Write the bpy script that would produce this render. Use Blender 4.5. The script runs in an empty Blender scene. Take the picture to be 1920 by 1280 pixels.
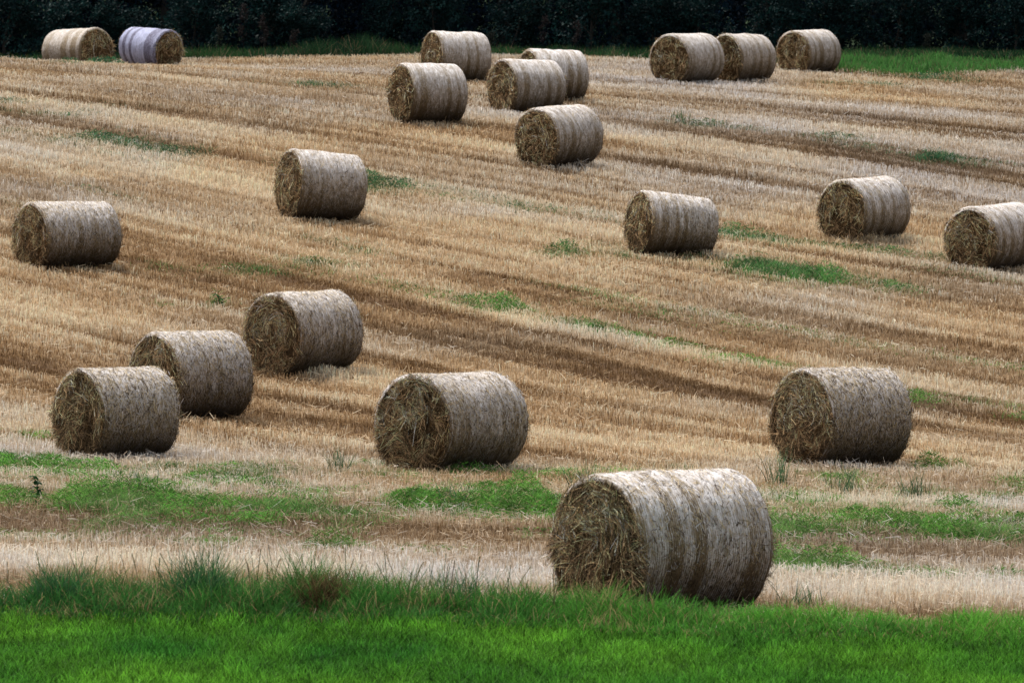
import bpy, math
import numpy as np
R = math.radians
C = bpy.context.scene.collection
rng = np.random.default_rng(7)

# ------------------------------------------------------------------ helpers
def link(o, parent=None):
    C.objects.link(o)
    if parent is not None: o.parent = parent
    return o
def tag(o, label=None, cat=None, group=None, kind=None):
    if label: o['label'] = label
    if cat: o['category'] = cat
    if group: o['group'] = group
    if kind: o['kind'] = kind
    return o
def empty(name, loc=(0, 0, 0)):
    o = bpy.data.objects.new(name, None); o.location = loc; o.empty_display_size = .2
    return link(o)
def mesh(name, V, F, mat, col=None, parent=None, smooth=False):
    """V (n,3); F list of int arrays, each (m,k) with its own k"""
    me = bpy.data.meshes.new(name)
    V = np.asarray(V, np.float32)
    me.vertices.add(len(V)); me.vertices.foreach_set('co', V.ravel())
    F = [np.asarray(f, np.int32) for f in F if len(f)]
    tot = sum(f.size for f in F); npo = sum(len(f) for f in F)
    me.loops.add(tot); me.loops.foreach_set('vertex_index', np.concatenate([f.ravel() for f in F]))
    me.polygons.add(npo)
    lens = np.concatenate([np.full(len(f), f.shape[1], np.int32) for f in F])
    me.polygons.foreach_set('loop_start', np.concatenate([[0], np.cumsum(lens)[:-1]]).astype(np.int32))
    if smooth: me.polygons.foreach_set('use_smooth', np.ones(npo, bool))
    if col is not None:
        a = me.color_attributes.new('Col', 'FLOAT_COLOR', 'POINT')
        c = np.ones((len(V), 4), np.float32); c[:, :3] = col
        a.data.foreach_set('color', c.ravel())
    me.update(calc_edges=True)
    me.materials.append(mat)
    return link(bpy.data.objects.new(name, me), parent)

def vnoise(x, y, seed=0):
    """smooth value noise 0..1"""
    x = np.asarray(x, float); y = np.asarray(y, float)
    xi = np.floor(x).astype(np.int64); yi = np.floor(y).astype(np.int64)
    fx = x - xi; fy = y - yi
    fx = fx * fx * (3 - 2 * fx); fy = fy * fy * (3 - 2 * fy)
    def h(a, b):
        n = (a * 374761393 + b * 668265263 + seed * 974634777) & 0x7fffffff
        n = ((n ^ (n >> 13)) * 1274126177) & 0x7fffffff
        return ((n ^ (n >> 16)) & 0xffff) / 65535.
    return (h(xi, yi) * (1 - fx) + h(xi + 1, yi) * fx) * (1 - fy) + (h(xi, yi + 1) * (1 - fx) + h(xi + 1, yi + 1) * fx) * fy
def fbm(x, y, seed=0, n=3):
    s = 0; a = 1; t = 0
    for i in range(n):
        s = s + a * vnoise(x * 2 ** i + 17.3 * i, y * 2 ** i - 9.1 * i, seed + i); t += a; a *= .55
    return s / t
def sstep(a, b, x):
    t = np.clip((x - a) / (b - a), 0, 1); return t * t * (3 - 2 * t)

# ------------------------------------------------------------------ materials
def nodes(name):
    m = bpy.data.materials.new(name); m.use_nodes = True
    nt = m.node_tree; nt.nodes.clear()
    return m, nt, nt.nodes, nt.links
def leafmat(name, rough=.6, trans=.35, spec=.2, varscale=0, var=.0, ttint=(1, 1, 1)):
    m, nt, N, L = nodes(name)
    out = N.new('ShaderNodeOutputMaterial'); a = N.new('ShaderNodeVertexColor'); a.layer_name = 'Col'
    b = N.new('ShaderNodeBsdfPrincipled'); t = N.new('ShaderNodeBsdfTranslucent'); mx = N.new('ShaderNodeMixShader')
    c = a.outputs['Color']
    if var:
        n = N.new('ShaderNodeTexNoise'); n.inputs['Scale'].default_value = varscale; n.inputs['Detail'].default_value = 2
        tc = N.new('ShaderNodeTexCoord'); L.new(tc.outputs['Object'], n.inputs['Vector'])
        mr = N.new('ShaderNodeMapRange'); mr.inputs['From Min'].default_value = .3; mr.inputs['From Max'].default_value = .7
        mr.inputs['To Min'].default_value = 1 - var; mr.inputs['To Max'].default_value = 1 + var
        L.new(n.outputs['Fac'], mr.inputs['Value'])
        vm = N.new('ShaderNodeVectorMath'); vm.operation = 'SCALE'
        L.new(c, vm.inputs[0]); L.new(mr.outputs['Result'], vm.inputs['Scale']); c = vm.outputs['Vector']
    L.new(c, b.inputs['Base Color']); L.new(c, t.inputs['Color'])
    b.inputs['Roughness'].default_value = rough; b.inputs['Specular IOR Level'].default_value = spec
    mx.inputs[0].default_value = trans
    L.new(b.outputs[0], mx.inputs[1]); L.new(t.outputs[0], mx.inputs[2]); L.new(mx.outputs[0], out.inputs['Surface'])
    return m
M_stub = leafmat('stubble_straw', .7, .3, .15, 9, .12)
M_straw = leafmat('loose_straw', .55, .15, .25)
M_grass = leafmat('grass_blades', .6, .4, .12, 3, .12)
M_leaf = leafmat('hedge_leaves', .6, .2, .12)
M_dry = leafmat('dry_stalks', .8, .15, .1)

def ground_mat():
    m, nt, N, L = nodes('field_ground')
    out = N.new('ShaderNodeOutputMaterial'); b = N.new('ShaderNodeBsdfPrincipled')
    a = N.new('ShaderNodeVertexColor'); a.layer_name = 'Col'
    tc = N.new('ShaderNodeTexCoord')
    mp = N.new('ShaderNodeMapping'); mp.inputs['Rotation'].default_value = (0, 0, R(-50)); mp.inputs['Scale'].default_value = (5, 18, 10)
    L.new(tc.outputs['Object'], mp.inputs['Vector'])
    n1 = N.new('ShaderNodeTexNoise'); n1.inputs['Scale'].default_value = 1; n1.inputs['Detail'].default_value = 5; n1.inputs['Roughness'].default_value = .7
    L.new(mp.outputs[0], n1.inputs['Vector'])
    n2 = N.new('ShaderNodeTexNoise'); n2.inputs['Scale'].default_value = 60; n2.inputs['Detail'].default_value = 3
    L.new(tc.outputs['Object'], n2.inputs['Vector'])
    ad = N.new('ShaderNodeMath'); ad.operation = 'ADD'; L.new(n1.outputs['Fac'], ad.inputs[0]); L.new(n2.outputs['Fac'], ad.inputs[1])
    mr = N.new('ShaderNodeMapRange'); mr.inputs['From Min'].default_value = .75; mr.inputs['From Max'].default_value = 1.25
    mr.inputs['To Min'].default_value = .55; mr.inputs['To Max'].default_value = 1.45
    L.new(ad.outputs[0], mr.inputs['Value'])
    vm = N.new('ShaderNodeVectorMath'); vm.operation = 'SCALE'; L.new(a.outputs['Color'], vm.inputs[0]); L.new(mr.outputs['Result'], vm.inputs['Scale'])
    L.new(vm.outputs['Vector'], b.inputs['Base Color']); b.inputs['Roughness'].default_value = .95; b.inputs['Specular IOR Level'].default_value = .1
    bp = N.new('ShaderNodeBump'); bp.inputs['Strength'].default_value = .6; bp.inputs['Distance'].default_value = .04
    L.new(ad.outputs[0], bp.inputs['Height']); L.new(bp.outputs[0], b.inputs['Normal'])
    L.new(b.outputs[0], out.inputs['Surface'])
    return m

def wrap_mat(name, Lb, Rb, bands, cover, seed, shade_bleach=1., strawc=((.028, .017, .009), (.50, .36, .19)), netc=((.47, .40, .34), (.93, .89, .88))):
    """net wrap over straw: bands = list of (fraction along the bale, net density)"""
    m, nt, N, L = nodes(name)
    out = N.new('ShaderNodeOutputMaterial'); b = N.new('ShaderNodeBsdfPrincipled')
    tc = N.new('ShaderNodeTexCoord'); sp = N.new('ShaderNodeSeparateXYZ'); L.new(tc.outputs['Object'], sp.inputs[0])
    def math_(op, x, y=None, cl=False):
        n = N.new('ShaderNodeMath'); n.operation = op; n.use_clamp = cl
        for i, v in enumerate((x, y)):
            if v is None: continue
            if isinstance(v, (int, float)): n.inputs[i].default_value = v
            else: L.new(v, n.inputs[i])
        return n.outputs[0]
    def rng_(v, a, b_, c, d):
        n = N.new('ShaderNodeMapRange'); n.inputs['From Min'].default_value = a; n.inputs['From Max'].default_value = b_
        n.inputs['To Min'].default_value = c; n.inputs['To Max'].default_value = d; L.new(v, n.inputs['Value']); return n.outputs['Result']
    def mix_(f, a, c, bt='MIX'):
        n = N.new('ShaderNodeMix'); n.data_type = 'RGBA'; n.blend_type = bt
        if isinstance(f, (int, float)): n.inputs[0].default_value = f
        else: L.new(f, n.inputs[0])
        for i, v in ((6, a), (7, c)):
            if isinstance(v, tuple): n.inputs[i].default_value = (*v, 1)
            else: L.new(v, n.inputs[i])
        return n.outputs[2]
    ang = math_('ARCTAN2', sp.outputs['Z'], sp.outputs['Y'])
    cb = N.new('ShaderNodeCombineXYZ'); L.new(sp.outputs['X'], cb.inputs[0]); L.new(math_('MULTIPLY', ang, Rb), cb.inputs[1]); cb.inputs[2].default_value = seed * 3.7
    def noise(sx, sy, det=3, rough=.6, dist=0):
        mp = N.new('ShaderNodeMapping'); mp.inputs['Scale'].default_value = (sx, sy, 1); L.new(cb.outputs[0], mp.inputs['Vector'])
        n = N.new('ShaderNodeTexNoise'); n.inputs['Scale'].default_value = 1; n.inputs['Detail'].default_value = det; n.inputs['Roughness'].default_value = rough
        n.inputs['Distortion'].default_value = dist
        L.new(mp.outputs[0], n.inputs['Vector']); return n.outputs['Fac']
    big = noise(2.2, 1.1, 3)
    # bands, their edges wavering a little
    fx = math_('ADD', math_('ADD', math_('DIVIDE', sp.outputs['X'], -Lb), .5), math_('MULTIPLY', math_('SUBTRACT', big, .5), .03))
    cr = N.new('ShaderNodeValToRGB'); L.new(fx, cr.inputs['Fac'])
    el = cr.color_ramp.elements
    while len(el) > 1: el.remove(el[-1])
    el[0].position = bands[0][0]; el[0].color = (bands[0][1],) * 3 + (1,)
    for p, v in bands[1:]:
        e = el.new(p); e.color = (v, v, v, 1)
    dens = cr.outputs['Color']
    # the net's own strands, running round the bale
    x2 = math_('ADD', sp.outputs['X'], math_('MULTIPLY', noise(3, 1.5, 1), .03))
    lines = rng_(math_('SINE', math_('MULTIPLY', x2, 2 * math.pi / .026)), -.8, .9, 0, 1)
    patch = noise(5, 2.2, 4, .7)
    speck = noise(38, 9, 4, .8, 1.2)
    speck2 = noise(16, 30, 3, .75, 2.)
    w = math_('ADD', math_('MULTIPLY', dens, 1.0), math_('MULTIPLY', math_('SUBTRACT', patch, .5), .75))
    w = math_('ADD', w, math_('MULTIPLY', math_('SUBTRACT', speck, .5), 4.0))
    w = math_('ADD', w, math_('MULTIPLY', math_('SUBTRACT', speck2, .5), 2.6))
    w = math_('ADD', w, math_('MULTIPLY', math_('SUBTRACT', lines, .5), .8))
    # upper side bleached by rain and sun; underside shade and top light painted in
    hz = rng_(sp.outputs['Z'], -Rb * .9, Rb * .95, -1.2 * shade_bleach, .62 * shade_bleach)
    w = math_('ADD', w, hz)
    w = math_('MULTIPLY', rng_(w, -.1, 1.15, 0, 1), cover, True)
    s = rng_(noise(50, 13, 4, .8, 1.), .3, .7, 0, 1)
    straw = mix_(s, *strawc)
    low_shade = rng_(sp.outputs['Z'], -Rb * .9, Rb * .45, .88 * shade_bleach, 0)  # underside shade painted into the straw colour
    straw = mix_(low_shade, straw, (.035, .02, .01))
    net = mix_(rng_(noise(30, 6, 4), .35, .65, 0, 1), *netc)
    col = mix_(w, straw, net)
    vm = N.new('ShaderNodeVectorMath'); vm.operation = 'SCALE'; L.new(col, vm.inputs[0])   # shade on the lower half painted into the colour, top lightened
    L.new(rng_(math_('ADD', sp.outputs['Z'], math_('MULTIPLY', math_('SUBTRACT', patch, .5), .5)), -Rb * .95, Rb * .5, 1 - .62 * shade_bleach, 1.14), vm.inputs['Scale']); col = vm.outputs['Vector']
    L.new(col, b.inputs['Base Color'])
    b.inputs['Roughness'].default_value = .62; b.inputs['Specular IOR Level'].default_value = .3
    bp = N.new('ShaderNodeBump'); bp.inputs['Strength'].default_value = .75; bp.inputs['Distance'].default_value = .02
    hh = math_('ADD', math_('ADD', speck, math_('MULTIPLY', lines, .35)), math_('MULTIPLY', speck2, .8)); L.new(hh, bp.inputs['Height']); L.new(bp.outputs[0], b.inputs['Normal'])
    L.new(b.outputs[0], out.inputs['Surface'])
    return m
def core_mat():
    m, nt, N, L = nodes('straw_core')
    out = N.new('ShaderNodeOutputMaterial'); b = N.new('ShaderNodeBsdfPrincipled'); a = N.new('ShaderNodeVertexColor'); a.layer_name = 'Col'
    tc = N.new('ShaderNodeTexCoord'); n = N.new('ShaderNodeTexNoise'); n.inputs['Scale'].default_value = 34; n.inputs['Detail'].default_value = 5
    n.inputs['Roughness'].default_value = .75; n.inputs['Distortion'].default_value = 1.5; L.new(tc.outputs['Object'], n.inputs['Vector'])
    mr = N.new('ShaderNodeMapRange'); mr.inputs['From Min'].default_value = .35; mr.inputs['From Max'].default_value = .68; mr.inputs['To Min'].default_value = .25; mr.inputs['To Max'].default_value = 1.9
    L.new(n.outputs['Fac'], mr.inputs['Value'])
    vm = N.new('ShaderNodeVectorMath'); vm.operation = 'SCALE'; L.new(a.outputs['Color'], vm.inputs[0]); L.new(mr.outputs['Result'], vm.inputs['Scale'])
    L.new(vm.outputs['Vector'], b.inputs['Base Color']); b.inputs['Roughness'].default_value = .9; b.inputs['Specular IOR Level'].default_value = .1
    bp = N.new('ShaderNodeBump'); bp.inputs['Strength'].default_value = 1; bp.inputs['Distance'].default_value = .03; L.new(n.outputs['Fac'], bp.inputs['Height']); L.new(bp.outputs[0], b.inputs['Normal'])
    L.new(b.outputs[0], out.inputs['Surface']); return m
def bark_mat():
    m, nt, N, L = nodes('bark')
    out = N.new('ShaderNodeOutputMaterial'); b = N.new('ShaderNodeBsdfPrincipled')
    n = N.new('ShaderNodeTexNoise'); n.inputs['Scale'].default_value = 7; n.inputs['Detail'].default_value = 4
    cr = N.new('ShaderNodeValToRGB'); cr.color_ramp.elements[0].color = (.012, .011, .01, 1); cr.color_ramp.elements[1].color = (.05, .042, .034, 1)
    L.new(n.outputs['Fac'], cr.inputs['Fac']); L.new(cr.outputs[0], b.inputs['Base Color']); b.inputs['Roughness'].default_value = .95
    L.new(b.outputs[0], out.inputs['Surface']); return m
M_core = core_mat(); M_bark = bark_mat(); M_ground = ground_mat()

# ------------------------------------------------------------------ terrain
cd = np.array([0,30,46,53.7,63.6,75,80,84,90,97,105,113.7,120.6,128,137,147,155,163,170,180,192,230,300,500,3000.])
cz = np.array([0,.02,.05,.02,-.02,-.02,.06,.17,.5,1.08,1.8,2.62,3.5,4.35,4.95,5.35,5.75,6.1,6.3,6.4,6.6,14.,24.,30.,30.])  # beyond the wood, a hill added to block sky between the trees
_dd = np.arange(0, 3000, 1.0); _zz = np.interp(_dd, cd, cz)
_k = np.exp(-.5 * (np.arange(-9, 10) / 3.) ** 2); _k /= _k.sum()
_zz = np.convolve(np.pad(_zz, 9, mode='edge'), _k, mode='valid')
def base_ground(x, d):
    z = np.interp(d, _dd, _zz)
    sL = np.interp(d, [50,75,90,143,150,157,180], [-.01,-.02,-.05,-.05,-.025,.013,.013])
    sR = np.interp(d, [50,75,90,143,150,158,166], [-.01,-.02,-.05,-.045,-.035,-.03,0])
    xs = np.clip(x, -40, 40); w = 1 / (1 + np.exp(-xs / 1.5))
    return z + xs * (sL * (1 - w) + sR * w)
def urow(x, d):                                     # which drill row passes here
    u = d + 1.1 * x
    for _ in range(25):
        m = np.interp(u, [74, 95, 103, 120, 136], [1.35, 1.35, 1.2, .85, .95])
        u = u - .7 * (u - m * x - d)
    return u
COLS = {
-0.0869 : [(65.06,0.6),(67.18,0.85),(68.51,0.45),(69.44,0.9),(70.76,0.15),(72.09,0.8),(73.15,0.5),(73.95,0.6),(75.1,0.3),(76.57,0.25),(77.9,0.1),(79.67,0.3),(80.73,0.6),(82.42,0.7),(83.79,0.9),(85.39,0.6),(86.19,0.7),(87.03,0.55),(88.72,0.35),(90.76,0.3),(92.93,0.35),(95.19,0.4),(97.46,0.55),(99.8,0.4),(101.62,0.3),(103.4,0.35),(105.22,0.7),(107.58,0.95),(109.5,0.6),(110.84,0.35),(112.13,0.15),(114.14,0.3),(116.94,0.45),(119.22,0.6),(122.13,0.45),(124.6,0.4),(152.35,0.5)],
-0.0619 : [(68.01,0.6),(69.71,0.7),(73.52,0.3),(76.42,0.3),(79.13,0.3),(81.06,0.4),(82.95,0.3),(84.28,0.5),(85.89,0.85),(86.91,0.7),(88.24,0.5),(89.58,0.35),(91.65,0.25),(93.77,0.25),(96.54,0.35),(98.27,0.5),(100.5,0.45),(102.79,0.5),(104.63,0.3),(106.87,0.35),(108.19,0.6),(109.68,0.95),(111.29,0.6),(112.68,0.3),(114.92,0.35),(116.88,0.55),(118.58,0.6),(120.49,0.15),(121.85,0.25),(125.38,0.3),(128.04,0.7),(132.89,0.45),(151.67,0.45)],
-0.0244 : [(72.55,0.55),(74.34,0.5),(78.6,0.3),(81.03,0.35),(82.92,0.7),(84.71,0.85),(85.78,0.95),(86.85,0.3),(88.6,0.35),(90.3,0.35),(92.38,0.3),(94.18,0.15),(96.03,0.15),(97.2,0.4),(98.73,0.75),(100.36,0.5),(102.46,0.6),(105.04,0.45),(106.95,0.3),(108.55,0.4),(109.85,0.85),(111.31,0.7),(112.66,0.45),(113.65,0.4),(115.74,0.6),(117.46,0.3),(118.83,0.5),(121.14,0.4),(122.59,0.2),(124.47,0.55),(126.59,0.75),(128.86,0.3),(132.56,0.45),(141.79,0.5),(159.61,0.5)],
0.0 : [(75.02,0.7),(76.47,0.35),(78.67,0.35),(79.62,0.8),(81.18,0.95),(83.18,0.5),(84.59,0.65),(86.44,0.5),(87.74,0.35),(89.25,0.25),(90.96,0.25),(92.36,0.55),(93.37,0.1),(95.27,0.4),(96.83,0.8),(98.34,0.8),(100.25,0.15),(102.81,0.2),(104.57,0.6),(106.78,0.75),(108.74,0.35),(110.29,0.55),(112.15,0.75),(113.81,0.7),(115.47,0.45),(117.08,0.6),(119.09,0.55),(120.8,0.3),(123.06,0.6),(125.33,0.2),(128.44,0.5),(131.4,0.6),(137.47,0.4),(143.74,0.5),(152.11,0.5),(161.79,0.5)],
0.0319 : [(78.98,0.6),(81.17,0.7),(82.95,0.95),(85.25,0.5),(86.71,0.75),(88.54,0.35),(91.15,0.2),(94.03,0.2),(95.87,0.6),(97.6,0.75),(99.04,0.2),(100.47,0.2),(102.29,0.45),(103.18,0.75),(104.89,0.35),(106.4,0.2),(107.57,0.65),(109.37,0.4),(110.73,0.5),(112.37,0.6),(114.02,0.7),(115.66,0.4),(118.02,0.5),(121.2,0.5),(122.47,0.6),(123.79,0.2),(125.65,0.4),(128.19,0.6),(129.57,0.6),(131.64,0.15),(134.98,0.5),(136.97,0.75),(139.4,0.5),(144.78,0.2),(150.25,0.6),(153.2,0.7),(160.38,0.5),(166.73,0.7)],
0.0787 : [(85.16,0.6),(87.87,0.8),(89.81,0.25),(92.64,0.4),(93.91,0.85),(95.21,0.2),(97.37,0.2),(98.64,0.5),(100.44,0.8),(101.07,0.2),(101.94,0.15),(102.43,0.5),(103.34,0.6),(104.19,0.2),(105.85,0.2),(106.37,0.6),(107.93,0.85),(109.75,0.7),(110.08,0.3),(111.76,0.15),(113.61,0.3),(115.13,0.4),(116.28,0.4),(118.61,0.6),(119.74,0.35),(122.01,0.5),(125.2,0.55),(127.48,0.35),(129.43,0.5),(131.43,0.2),(133.56,0.15),(135.97,0.5),(138.62,0.75),(140.99,0.3),(144.93,0.2),(148.7,0.45),(155.0,0.35),(161.47,0.5),(166.11,0.45),(173.55,0.5)],
}
HCOLS = {
-0.0619 : [(55.55,0.4),(56.55,0.5),(57.91,0.95),(59.66,0.6),(61.11,0.6),(62.26,0.3),(63.86,0.15),(67.21,0.5),(69.02,0.6),(70.87,0.5),(72.32,0.6),(74.22,0.6)],
0.0 : [(54.8,0.4),(56.1,0.7),(57.45,0.9),(59.2,0.6),(60.71,0.6),(61.86,0.3),(63.46,0.15),(64.31,0.3),(66.86,0.5),(69.61,0.6),(72.57,0.5),(74.52,0.7)],
0.0694 : [(52.9,0.4),(54.1,0.55),(55.4,0.95),(56.7,0.7),(58.1,0.65),(59.6,0.4),(61.15,0.25),(65.31,0.5),(68.96,0.7),(71.46,0.4),(74.01,0.5),(75.56,0.7)],
}
def lut(tab, u, c):
    ks = sorted(tab); vals = []
    for k in ks:
        a = np.array(tab[k]); vals.append(np.interp(u, a[:, 0], a[:, 1]))
    vals = np.array(vals); c = np.clip(c, ks[0], ks[-1] - 1e-6)
    j = np.clip(np.searchsorted(ks, c, side='right') - 1, 0, len(ks) - 2)
    ka = np.array(ks); t = (c - ka[j]) / (ka[j + 1] - ka[j]); t = t * t * (3 - 2 * t)
    ii = np.arange(len(u))
    return vals[j, ii] * (1 - t) + vals[j + 1, ii] * t
def edge_head(x): return 75.2 - .12 * x             # where the headland meets the main field
def stripe(x, d):
    """0 dark brown .. 1 pale cream"""
    sh = x.shape; x = x.ravel(); d = d.ravel()
    u = urow(x, d); v = d + .3 * x
    wob = (fbm(x * .2, d * .2, 5) - .5) * .6
    c = x / np.maximum(d, 1)
    s = lut(COLS, u + wob, c)
    hv = lut(HCOLS, d + wob * .6, c)
    w = sstep(-.7, .7, d - edge_head(x) + wob * .5)
    s = s * w + hv * (1 - w)
    al = x * .74 + d * .67                            # not quite along the row: long streaks
    st = vnoise(u * 1.7, (d - x) * .035, 11) - .5
    st2 = vnoise(u * 4.2, (d - x) * .06, 12) - .5; st3 = vnoise(u * 9, (d - x) * .15, 15) - .5
    hs = vnoise(v * 2.6, x * .25, 13) - .5
    s = .50 + (s - .47) * (1 - .3 * w)
    s = s + w * (st * .42 + st2 * .62 + st3 * .5) + (1 - w) * hs * .45 + (fbm(x * 1.3, d * .8, 14) - .5) * .22
    s = .53 + (s - .47) * 1.38 - .02 * sstep(76, 82, d) * (1 - sstep(92, 105, d))
    return np.clip(s, 0, 1).reshape(sh)
def micro(x, d):
    u = urow(x.ravel(), d.ravel()).reshape(x.shape)
    return (vnoise(u * 1.4, (d - x) * .12, 31) - .5) * .13 * sstep(70, 80, d) + (fbm(x * .9, d * .7, 32) - .5) * .06 + bank(x, d)
def bank_line(x): return np.interp(x, [-30, -6, -1, 0, .7, 2.1, 4.5, 8, 30], [53, 51.95, 51.85, 51.7, 51.3, 50.75, 50.2, 49.7, 48])
def bank(x, d):                                     # the low grassy bank along the field edge
    t = (d - bank_line(x)); return .10 * np.exp(-(t / .8) ** 2)
def ground(x, d):
    return base_ground(x, d) + micro(x, d)
def edge_far(x):                                    # far edge of the stubble
    return np.interp(x, [-40, -12, -6, 0, 6, 9, 11, 16, 40], [164.5, 165, 165.5, 165.5, 163, 159.5, 158.5, 162, 162]) + (vnoise(x * .5, x * 0, 3) - .5) * 2

def straw_col(s, hue):
    k = np.array([0, .25, .5, .75, 1.])
    A = np.array([[.165, .098, .046], [.34, .228, .125], [.55, .405, .25], [.77, .64, .47], [.97, .88, .75]])
    c = np.stack([np.interp(s, k, A[:, i]) for i in range(3)], -1)
    g = np.stack([.92 + 0 * hue, .97 + .04 * hue, 1.12 + .0 * hue], -1); o = np.stack([1.05 + 0 * hue, .96 + 0 * hue, .83 + 0 * hue], -1)
    return c * (g * (1 - hue[..., None]) + o * hue[..., None])
def huef(x, d): return np.clip(fbm(x * .22 + 4, d * .16, 21, 3) * 1.8 - .4 + .45 * sstep(75, 85, d) * (1 - sstep(96, 125, d)), 0, 1)

# green weed patches: (x, d, half-length, half-depth, strength, row slope)
def gline(pts, w, s):
    out = []
    for (x0, d0), (x1, d1) in zip(pts[:-1], pts[1:]):
        n = max(2, int(abs(x1 - x0) / .6))
        for t in np.linspace(0, 1, n, endpoint=False): out.append((x0 + (x1 - x0) * t, d0 + (d1 - d0) * t, .55, w, s))
    return out
WEEDS = []
WEEDS += gline([(-8.9,121.8),(-7.6,120.7),(-6.6,119.9)], .7, 1.1) + gline([(-3.0,116.8),(-2.2,116.2)], .8, 1.7) + gline([(-2.2,116.2),(0,114.4),(2.3,113.1)], .5, .45)
WEEDS += gline([(4.2,111.5),(5.2,110.8)], .5, 1.3) + gline([(5.2,110.8),(6.2,110.4),(9.4,109.1)], .6, .8)
WEEDS += gline([(-4,103.6),(-1.7,100.7)], .6, .25) + gline([(-1.7,100.7),(-.5,98.9)], .5, .45) + gline([(-.5,98.8),(0,98)], .6, 1.2) + gline([(1.2,96.8),(2,95.8)], .5, 1.2) + gline([(2.2,95.5),(3.6,93.4)], .5, .8) + gline([(3.8,93),(4.7,92.1)], .5, .7)
WEEDS += gline([(6.5,89.5),(8.8,87.2)], .6, .3) + gline([(1.5,100.3),(4.5,97)], .7, .22)
WEEDS += gline([(4.6,106.1),(5.4,105.5),(6.2,105)], 1.1, 2.2) + gline([(6.2,104.9),(7.8,103.4)], .8, .9) + gline([(3.4,107.2),(4.6,106.1)], .9, .35)
WEEDS += gline([(4.0,131.6),(5.9,130.0),(8.0,127.2),(10.9,124.1)], .7, .4) + [(9.4,125.4,.5,.6,2.),(7.2,129.2,.7,.6,.9),(4.6,130.3,.8,.6,.8),(5.4,129.9,.6,.5,.9)]
WEEDS += [(-11.2,142.8,.5,.6,1.2),(-11.9,153,.35,1.,2.2),(-11.0,153,.6,1.1,2.4),(-4.6,138.4,.9,.7,.8),(9.5,152,1.2,1,.7),(11.8,157.2,1,1.2,1.),(-12,128,2.5,.5,.5),(-10.5,126,1.5,.5,.45)]
WEEDS += [(-5.9,96.8,.3,.3,.3),(-5,96.9,.18,.2,1.8),(-4.7,102.,1.6,.6,.35),(-3.4,103.5,.7,.7,.6),(1,107.3,.4,.5,1.1),(2.1,107.6,.5,.5,.5),(-2.9,105.8,.4,.4,.7)]
WEEDS += [(-6.6,73,.55,1.0,1.7),(-6.0,72.7,.5,.8,1.2),(-5.3,72.4,.55,.6,1.),(-4.4,73,.5,.6,.5),(-3.4,72.8,.9,.5,.4),(-1.4,72.5,.7,.5,.35),(-.5,73.2,.5,.8,.9),(.1,73,.5,.5,.4),(-.2,70.2,.6,1.,.7),(.15,69.8,.25,.5,1.5)]
WEEDS += gline([(-6.5,66.8),(-5.5,67)], .9, 1.5) + gline([(-5.5,66.7),(-4.9,66.6)], .5, 1.) + gline([(-4.9,66.7),(-4.4,66.6),(-3.6,66.4)], 1.1, 1.7) + gline([(-3.6,66.2),(-2.8,66)], .7, 1.2) + gline([(-2.9,66.3),(-2.5,65.6)], .8, 1.5) + gline([(-2.4,65.4),(-1.2,65.4)], .6, 1.3)
WEEDS += [(-1.2,67.6,.35,1.1,1.5),(-1.0,67.2,.4,.8,1.1)] + gline([(-.9,66.8),(0,66.4)], .8, 1.7) + gline([(0,66.2),(.7,66)], .9, 1.8) + [(.35,66.6,.25,.8,1.6)]
WEEDS += gline([(2.7,65.0),(3.2,64.2)], 1.6, 1.2) + gline([(3.2,64),(4.4,63.4)], .8, 1.4) + gline([(4.2,65.6),(4.9,64.6)], 1.0, 2.2) + gline([(4.9,63.9),(5.7,63.2)], .7, 1.8) + gline([(5.5,64.6),(7.4,62.3)], 1.1, 1.0) + [(4.53,68,.5,.5,.7),(5.3,68.2,.4,.4,1.2),(3.0,69.5,.4,1,.5),(3.5,70.5,.6,1.,.35),(5.4,70.2,.6,.8,.3)]
WEEDS += gline([(2.7,59.1),(3.4,58.7)], .6, 2.0) + gline([(3.4,58.6),(4.9,57.9)], .4, .5) + [(5.0,57.9,.25,.35,.9),(-4.8,61.5,.9,.5,.3),(-5.6,62,.7,.5,.4),(-3.1,60.8,.5,.3,.6),(-1.9,60.6,.4,.3,1.1),(-1.0,60.6,.4,.3,.7),(3.75,76.6,.2,.35,2.),(5.6,76.2,.25,.3,1.8),(6,76.5,.2,.2,1.),(6.3,88.4,.4,.5,.7),(7.8,86.5,.3,.4,.7),(-6.6,78,.5,.5,.6)]
def greenness(x, d):
    g = np.zeros_like(x)
    for (a, b, w, h, s) in WEEDS:
        k = (np.abs(x - a) < 3 * w + .1) & (np.abs(d - b) < 3 * h + .1)
        if k.any():
            g[k] = np.maximum(g[k], s * np.exp(-((x[k] - a) / w) ** 2 - ((d[k] - b) / h) ** 2))
    ww = .5 * sstep(.42, .72, fbm(x * .9 + 3, d * .35, 95, 3)) * (sstep(61, 64, d) * (1 - sstep(73, 76, d)))
    u = urow(x.ravel(), d.ravel()).reshape(x.shape)
    for uc in (98.3, 114.8, 110.5, 103.5, 135.5): ww = ww + .22 * np.exp(-((u - uc) / .7) ** 2) * sstep(.4, .7, vnoise(d * .35 + uc, x * .2, 96))
    return np.maximum(g * (.55 + .7 * fbm(x * 1.3, d * .7, 97, 2)), ww)

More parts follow.
